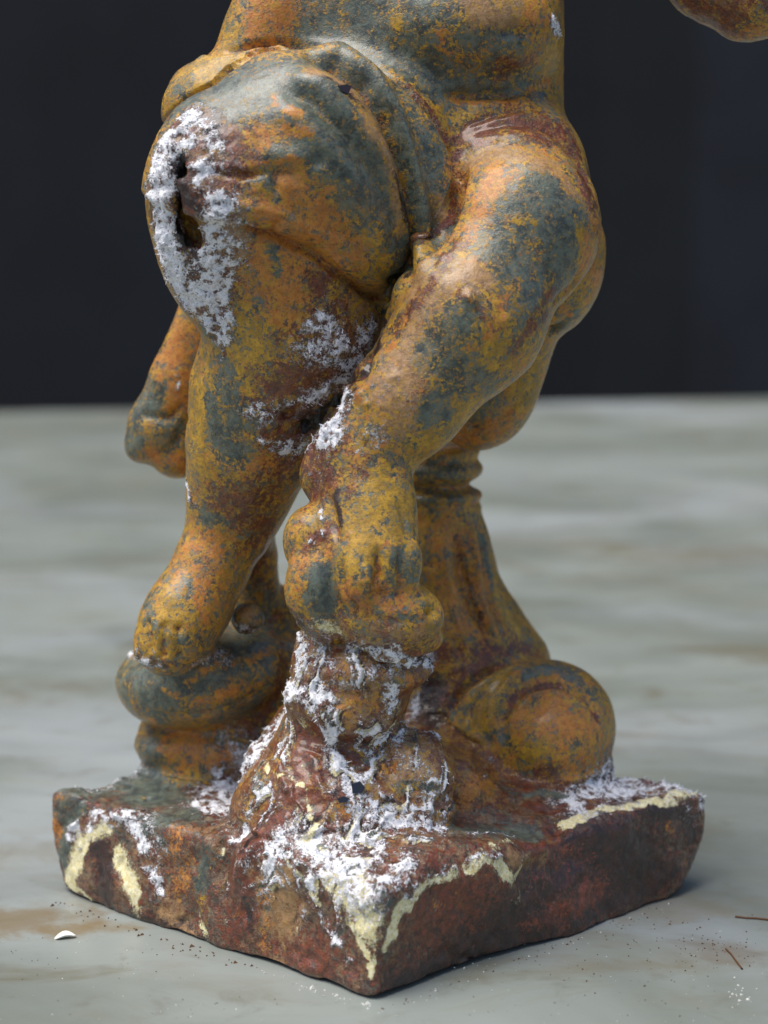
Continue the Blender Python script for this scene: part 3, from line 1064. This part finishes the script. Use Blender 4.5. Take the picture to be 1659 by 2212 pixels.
# ------------------------------------------------------------------ salt needles
def needles():
    sel = np.clip(A['W']*1.3+.35*A['C']-.30, 0, 1)
    nb = fbm(V, 3.0, 3, 77)
    pr = sel*np.clip(.55+1.6*nb, 0, 1)
    front = (V[:, 1] < 70)
    cand = np.nonzero((rng.random(len(V)) < pr*NEEDLE_P) & front)[0]
    n = len(cand)
    p = V[cand]; nn = NRM[cand]
    d = nn*.55+rng.normal(0, .75, (n, 3)); d /= np.linalg.norm(d, axis=1)[:, None]
    fl = np.einsum('ij,ij->i', d, nn); d[fl < 0] -= 1.6*fl[fl < 0][:, None]*nn[fl < 0]
    L = rng.uniform(.4, 1.5, n)*(.6+.9*A['W'][cand]); wd = rng.uniform(.13, .30, n)
    a = np.cross(d, rng.normal(0, 1, (n, 3))); a /= np.linalg.norm(a, axis=1)[:, None]
    b2 = np.cross(d, a)
    p = p-d*.15
    v = np.stack([p+a*wd[:, None], p+(-.5*a+.87*b2)*wd[:, None], p+(-.5*a-.87*b2)*wd[:, None], p+d*L[:, None]], 1).reshape(-1, 3)
    i = np.arange(n)*4
    f = np.concatenate([np.stack([i+0, i+1, i+3], 1), np.stack([i+1, i+2, i+3], 1), np.stack([i+2, i+0, i+3], 1)])
    me = np_mesh('salt_crystals', v/1000, f)
    me.polygons.foreach_set('use_smooth', np.zeros(len(f), bool))
    m, nt, bs = new_mat('salt'); b = NB(nt)
    co = b.n('ShaderNodeTexCoord').outputs['Object']
    nt.links.new(b.mix(b.ramp(b.noise(co, 120, 4), .35, .65), lin(252, 252, 254), lin(236, 236, 244)), bs.inputs['Base Color'])
    bs.inputs['Roughness'].default_value = .7
    o = link('salt_crystals', me, m, statue, kind='stuff')
    print('needles', n)
NEEDLE_P = .45
needles()

# ------------------------------------------------------------------ table and background
def marble():
    m, nt, bs = new_mat('grey_green_marble'); b = NB(nt)
    co = b.n('ShaderNodeTexCoord').outputs['Object']
    mp = b.n('ShaderNodeMapping'); b.inp(mp, 0, co); mp.inputs['Scale'].default_value = (.6, 1, 1); mp.inputs['Rotation'].default_value = (0, 0, .12)
    v = mp.outputs[0]
    a = b.noise(v, 9, 5, .55, .8, 1); c = b.noise(v, 26, 6, .6, 1.2, 5); d = b.noise(v, 4, 4, .5, .6, 8)
    col = b.mix(b.ramp(a, .35, .66), lin(114, 120, 112), lin(138, 145, 140))
    col = b.mix(b.ramp(c, .48, .72, 0, .45), col, lin(112, 110, 90))
    col = b.mix(b.ramp(d, .50, .74, 0, .45), col, lin(176, 182, 188))
    s = b.noise(v, 14, 6, .62, 1.5, 12)
    col = b.mix(b.ramp(s, .54, .74, 0, .6), col, lin(96, 84, 54))
    sp = b.noise(co, 420, 3, .6, 0, 15)
    col = b.mix(b.ramp(b.noise(co, 55, 6, .7, .5, 19), .54, .72, 0, .35), col, lin(92, 90, 72))
    col = b.mix(b.ramp(b.noise(v, 6.5, 4, .6, .4, 23), .54, .74, 0, .4), col, lin(160, 168, 180))
    col = b.mix(b.ramp(sp, .70, .78, 0, .35), col, lin(92, 84, 62))
    for px_, py_, rx_, ry_, st_, cc_ in ((70, 1990, .030, .016, .65, (120, 98, 56)), (200, 2000, .018, .008, .5, (120, 98, 56)), (1450, 1960, .03, .02, .35, (124, 108, 76)),
                                   (1560, 2060, .016, .012, .4, (104, 84, 58)), (1330, 2090, .018, .008, .35, (112, 100, 72)), (1560, 1200, .12, .05, .5, (104, 96, 74)), (1300, 1800, .05, .02, .4, (116, 108, 84)), (90, 1840, .05, .02, .35, (120, 112, 88))):
        g_ = ground_pt(px_, py_)/1000
        a_ = b.n('ShaderNodeVectorMath', operation='SUBTRACT'); b.inp(a_, 0, co); a_.inputs[1].default_value = tuple(g_)
        c_ = b.n('ShaderNodeVectorMath', operation='DIVIDE'); b.inp(c_, 0, a_.outputs[0]); c_.inputs[1].default_value = (rx_, ry_, 1)
        l_ = b.n('ShaderNodeVectorMath', operation='LENGTH'); b.inp(l_, 0, c_.outputs[0])
        col = b.mix(b.ramp(b.m('ADD', l_.outputs['Value'], b.m('MULTIPLY', b.m('SUBTRACT', b.noise(co, 70, 5, .65, .5, 3), .5), 2.6)), 1.1, .2, 0, st_), col, lin(*cc_))
    nt.links.new(col, bs.inputs['Base Color'])
    b.inp(bs, 'Roughness', b.ramp(c, .3, .7, .30, .48))
    bp = b.n('ShaderNodeBump'); b.inp(bp, 'Height', b.noise(co, 300, 4, .6)); bp.inputs['Distance'].default_value = .0002; bp.inputs['Strength'].default_value = .3
    nt.links.new(bp.outputs[0], bs.inputs['Normal'])
    return m
def slab(name, c, mat, z0, z1, bev=0.0, **props):
    n = len(c)
    vs_ = [(x, y, z0) for x, y in c]+[(x, y, z1) for x, y in c]
    fs = [tuple(range(n))[::-1], tuple(range(n, 2*n))]+[(i, (i+1) % n, n+(i+1) % n, n+i) for i in range(n)]
    me = bpy.data.meshes.new(name); me.from_pydata(vs_, [], fs); me.update()
    o = link(name, me, mat, **props)
    if bev:
        md = o.modifiers.new('bevel', 'BEVEL'); md.width = bev; md.segments = 3
    return o
slab('table_top', [(-1.2, -.42), (1.3, -.42), (1.3, 1.69), (-1.2, 1.27)], marble(), -.035, 0.0, .006, kind='structure')
def flat(name, rgb, rough=.8, var=None):
    m, nt, bs = new_mat(name); b = NB(nt)
    co = b.n('ShaderNodeTexCoord').outputs['Object']
    hi = var or tuple(min(255, int(c*1.25+3)) for c in rgb)
    nt.links.new(b.mix(b.ramp(b.noise(co, 3, 5, .6), .35, .65), lin(*rgb), lin(*hi)), bs.inputs['Base Color'])
    bs.inputs['Roughness'].default_value = rough
    return m
slab('ground', [(-12, -6), (12, -6), (12, 12), (-12, 12)], flat('dark_floor', (20, 21, 25)), -.9, -.78, kind='structure')
for i_, (xa, xb, rgb) in enumerate([(-6, -.80, (21, 23, 29)), (-.80, -.30, (18, 21, 27)), (-.30, .49, (17, 19, 23)),
                                    (.49, .71, (20, 23, 25)), (.71, 1.05, (27, 30, 36)), (1.05, 6, (24, 27, 32))]):
    slab('wall', [(xa, 4.0), (xb, 4.0), (xb, 4.2), (xa, 4.2)], flat('dark_boards', rgb), -.78, 3.2, kind='structure')
def lump(name, px, py, size, mat, thick=.4, parent=None, seed=0, on=None, **props):
    c = P(px, py, on) if on is not None else None
    if c is None: c = surf(px, py)
    r = np.random.default_rng(seed)
    import bmesh
    bm = bmesh.new(); bmesh.ops.create_icosphere(bm, subdivisions=2, radius=1)
    for v in bm.verts:
        k = 1+.25*math.sin(3*v.co.x+seed)*math.cos(4*v.co.y+2*seed)+r.uniform(-.06, .06)
        v.co = Vector((v.co.x*size[0]*k, v.co.y*size[1]*k, v.co.z*size[2]*k))/1000
    me = bpy.data.meshes.new(name); bm.to_mesh(me); bm.free()
    o = link(name, me, mat, parent, **props); o.location = Vector(c)/1000
    return o
fm, fnt, fbs = new_mat('glossy_dark_flake'); fbs.inputs['Base Color'].default_value = lin(58, 50, 66); fbs.inputs['Roughness'].default_value = .15
f2, fnt2, fbs2 = new_mat('slate_blue_flake'); fbs2.inputs['Base Color'].default_value = lin(44, 52, 70); fbs2.inputs['Roughness'].default_value = .25
def flake(px, py, mat, pts, th, label):
    c = surf(px, py)+np.array([0, -1.0, .2])
    n = len(pts); vs_ = [(x, -th/2+.25*x, z) for x, z in pts]+[(x*.8, th/2+.25*x, z*.8) for x, z in pts]
    fs = [tuple(range(n)), tuple(range(n, 2*n))[::-1]]+[(i, n+i, n+(i+1) % n, (i+1) % n) for i in range(n)]
    me = bpy.data.meshes.new('flake'); me.from_pydata([tuple(q/1000 for q in v) for v in vs_], [], fs); me.update()
    o = link('flake', me, mat, statue, label=label); o.location = Vector(c)/1000
flake(748, 190, fm, [(-2.0, .9), (.6, 1.3), (2.2, .9), (1.2, -1.3), (-.6, -.6)], .9, 'glossy dark purple flake stuck on the cloth')
flake(775, 1698, f2, [(-1.6, 1.2), (1.0, 1.7), (2.3, -.2), (1.2, -1.7), (-1.2, -1.5)], 1.8, 'slate blue chip in the salt')
flake(738, 1728, f2, [(-1.8, .4), (.2, 1.0), (1.8, .2), (1.0, -.7), (-1.0, -.9)], 1.2, 'slate blue chip in the salt')
wm2, wnt, wbs = new_mat('white_paint'); wbs.inputs['Base Color'].default_value = lin(225, 224, 216); wbs.inputs['Roughness'].default_value = .5
# curled chip of paint lying on the table
g = ground_pt(140, 2028)
pts = []
for i in range(13):
    t = i/12; hw = 1.9*math.sin(math.pi*min(1, t*1.0+.03))**.7*(1-.3*t)
    for j in range(5):
        k = j/4*2-1
        pts.append((-3.0+6.2*t, k*hw+1.1*math.sin(t*3), .35+.5*t+.9*k*k*math.sin(math.pi*t)))
fs = [(i*5+j, (i+1)*5+j, (i+1)*5+j+1, i*5+j+1) for i in range(12) for j in range(4)]
me = bpy.data.meshes.new('paint_chip'); me.from_pydata([(x/1000, y/1000, z/1000) for x, y, z in pts], [], fs); me.update()
for p_ in me.polygons: p_.use_smooth = True
o = link('paint_chip', me, wm2, label='small white curled chip lying on the marble left of the statue', category='paint chip')
o.location = Vector(g)/1000; o.rotation_euler = (0, 0, .15)
sm = o.modifiers.new('thickness', 'SOLIDIFY'); sm.thickness = .0004
# fibre and crumbs
tw, tnt, tbs = new_mat('brown_fibre'); tbs.inputs['Base Color'].default_value = lin(96, 66, 42); tbs.inputs['Roughness'].default_value = .8
def fibre(name, pp, r, label):
    pts = [ground_pt(a, b_) for a, b_ in pp]; vs_, fs = [], []
    for i, p_ in enumerate(pts):
        q_ = pts[min(i+1, len(pts)-1)]-pts[max(i-1, 0)]; q_ = q_/np.linalg.norm(q_); sd_ = np.array([-q_[1], q_[0], 0])
        for k in range(6):
            a_ = k*math.pi/3; vs_.append(tuple((p_+sd_*math.cos(a_)*r+np.array([0, 0, r+r*math.sin(a_)+.05]))/1000))
    for i in range(len(pts)-1):
        for k in range(6): fs.append((i*6+k, i*6+(k+1) % 6, (i+1)*6+(k+1) % 6, (i+1)*6+k))
    me = bpy.data.meshes.new(name); me.from_pydata(vs_, [], fs); me.update()
    link(name, me, tw, label=label, category='fibre')
fibre('fibre', [(1568, 2052), (1580, 2064), (1590, 2078), (1603, 2095)], .28, 'short curved brown fibre on the marble, nearest of the two at the right')
fibre('fibre', [(1588, 1982), (1610, 1985), (1635, 1986), (1670, 1990)], .30, 'brown straight fibre on the marble at the right edge of the photo')
def crumbs(name, spots, mat, seed):
    r = np.random.default_rng(seed); vs_, fs = [], []
    for px, py, sz in spots:
        g = ground_pt(px, py); n0 = len(vs_)
        for d in ((1, 0, 0), (-.5, .87, 0), (-.5, -.87, 0), (0, 0, .9), (.2, .1, -.1)):
            vs_.append(tuple((g+(np.array(d)+r.uniform(-.3, .3, 3)*[1, 1, .3])*sz+[0, 0, .08])/1000))
        for f in ((0, 1, 3), (1, 2, 3), (2, 0, 3), (1, 0, 4), (2, 1, 4), (0, 2, 4)): fs.append(tuple(n0+i for i in f))
    me = bpy.data.meshes.new(name); me.from_pydata(vs_, [], fs); me.update()
    link(name, me, mat, kind='stuff')
r = np.random.default_rng(5)
dk = [(r.normal(1400, 120), r.normal(2050, 60), r.uniform(.15, .38)) for _ in range(70)]+[(r.normal(1560, 60), r.normal(2040, 20), r.uniform(.15, .4)) for _ in range(50)]
dk += [(r.uniform(20, 700), r.uniform(2020, 2200), r.uniform(.12, .3)) for _ in range(45)]+[(r.uniform(1000, 1650), r.uniform(1980, 2210), r.uniform(.1, .28)) for _ in range(70)]
wt = [(r.uniform(0, 700), r.uniform(2030, 2210), r.uniform(.1, .28)) for _ in range(40)]+[(r.uniform(900, 1659), r.uniform(2000, 2210), r.uniform(.1, .28)) for _ in range(60)]
wt += [(r.normal(1590, 25), r.normal(2140, 14), r.uniform(.25, .6)) for _ in range(14)]+[(r.normal(1010, 50), r.normal(2085, 6), r.uniform(.15, .4)) for _ in range(10)]
for t_ in r.random(90):
    (dk if t_ < .6 else wt).append((120+t_*700+r.normal(0, 8), 1945+t_*235+abs(r.normal(0, 10)), r.uniform(.15, .5)*(2.0 if r.random() < .12 else 1)))
for t_ in r.random(70):
    (dk if r.random() < .6 else wt).append((820+t_*640, 2180-t_*235+abs(r.normal(0, 12)), r.uniform(.12, .42)))
crumbs('dark_crumbs', dk, tw, 1); crumbs('salt_grains', wt, wm2, 2)
print('done', round(time.time()-T0, 1))
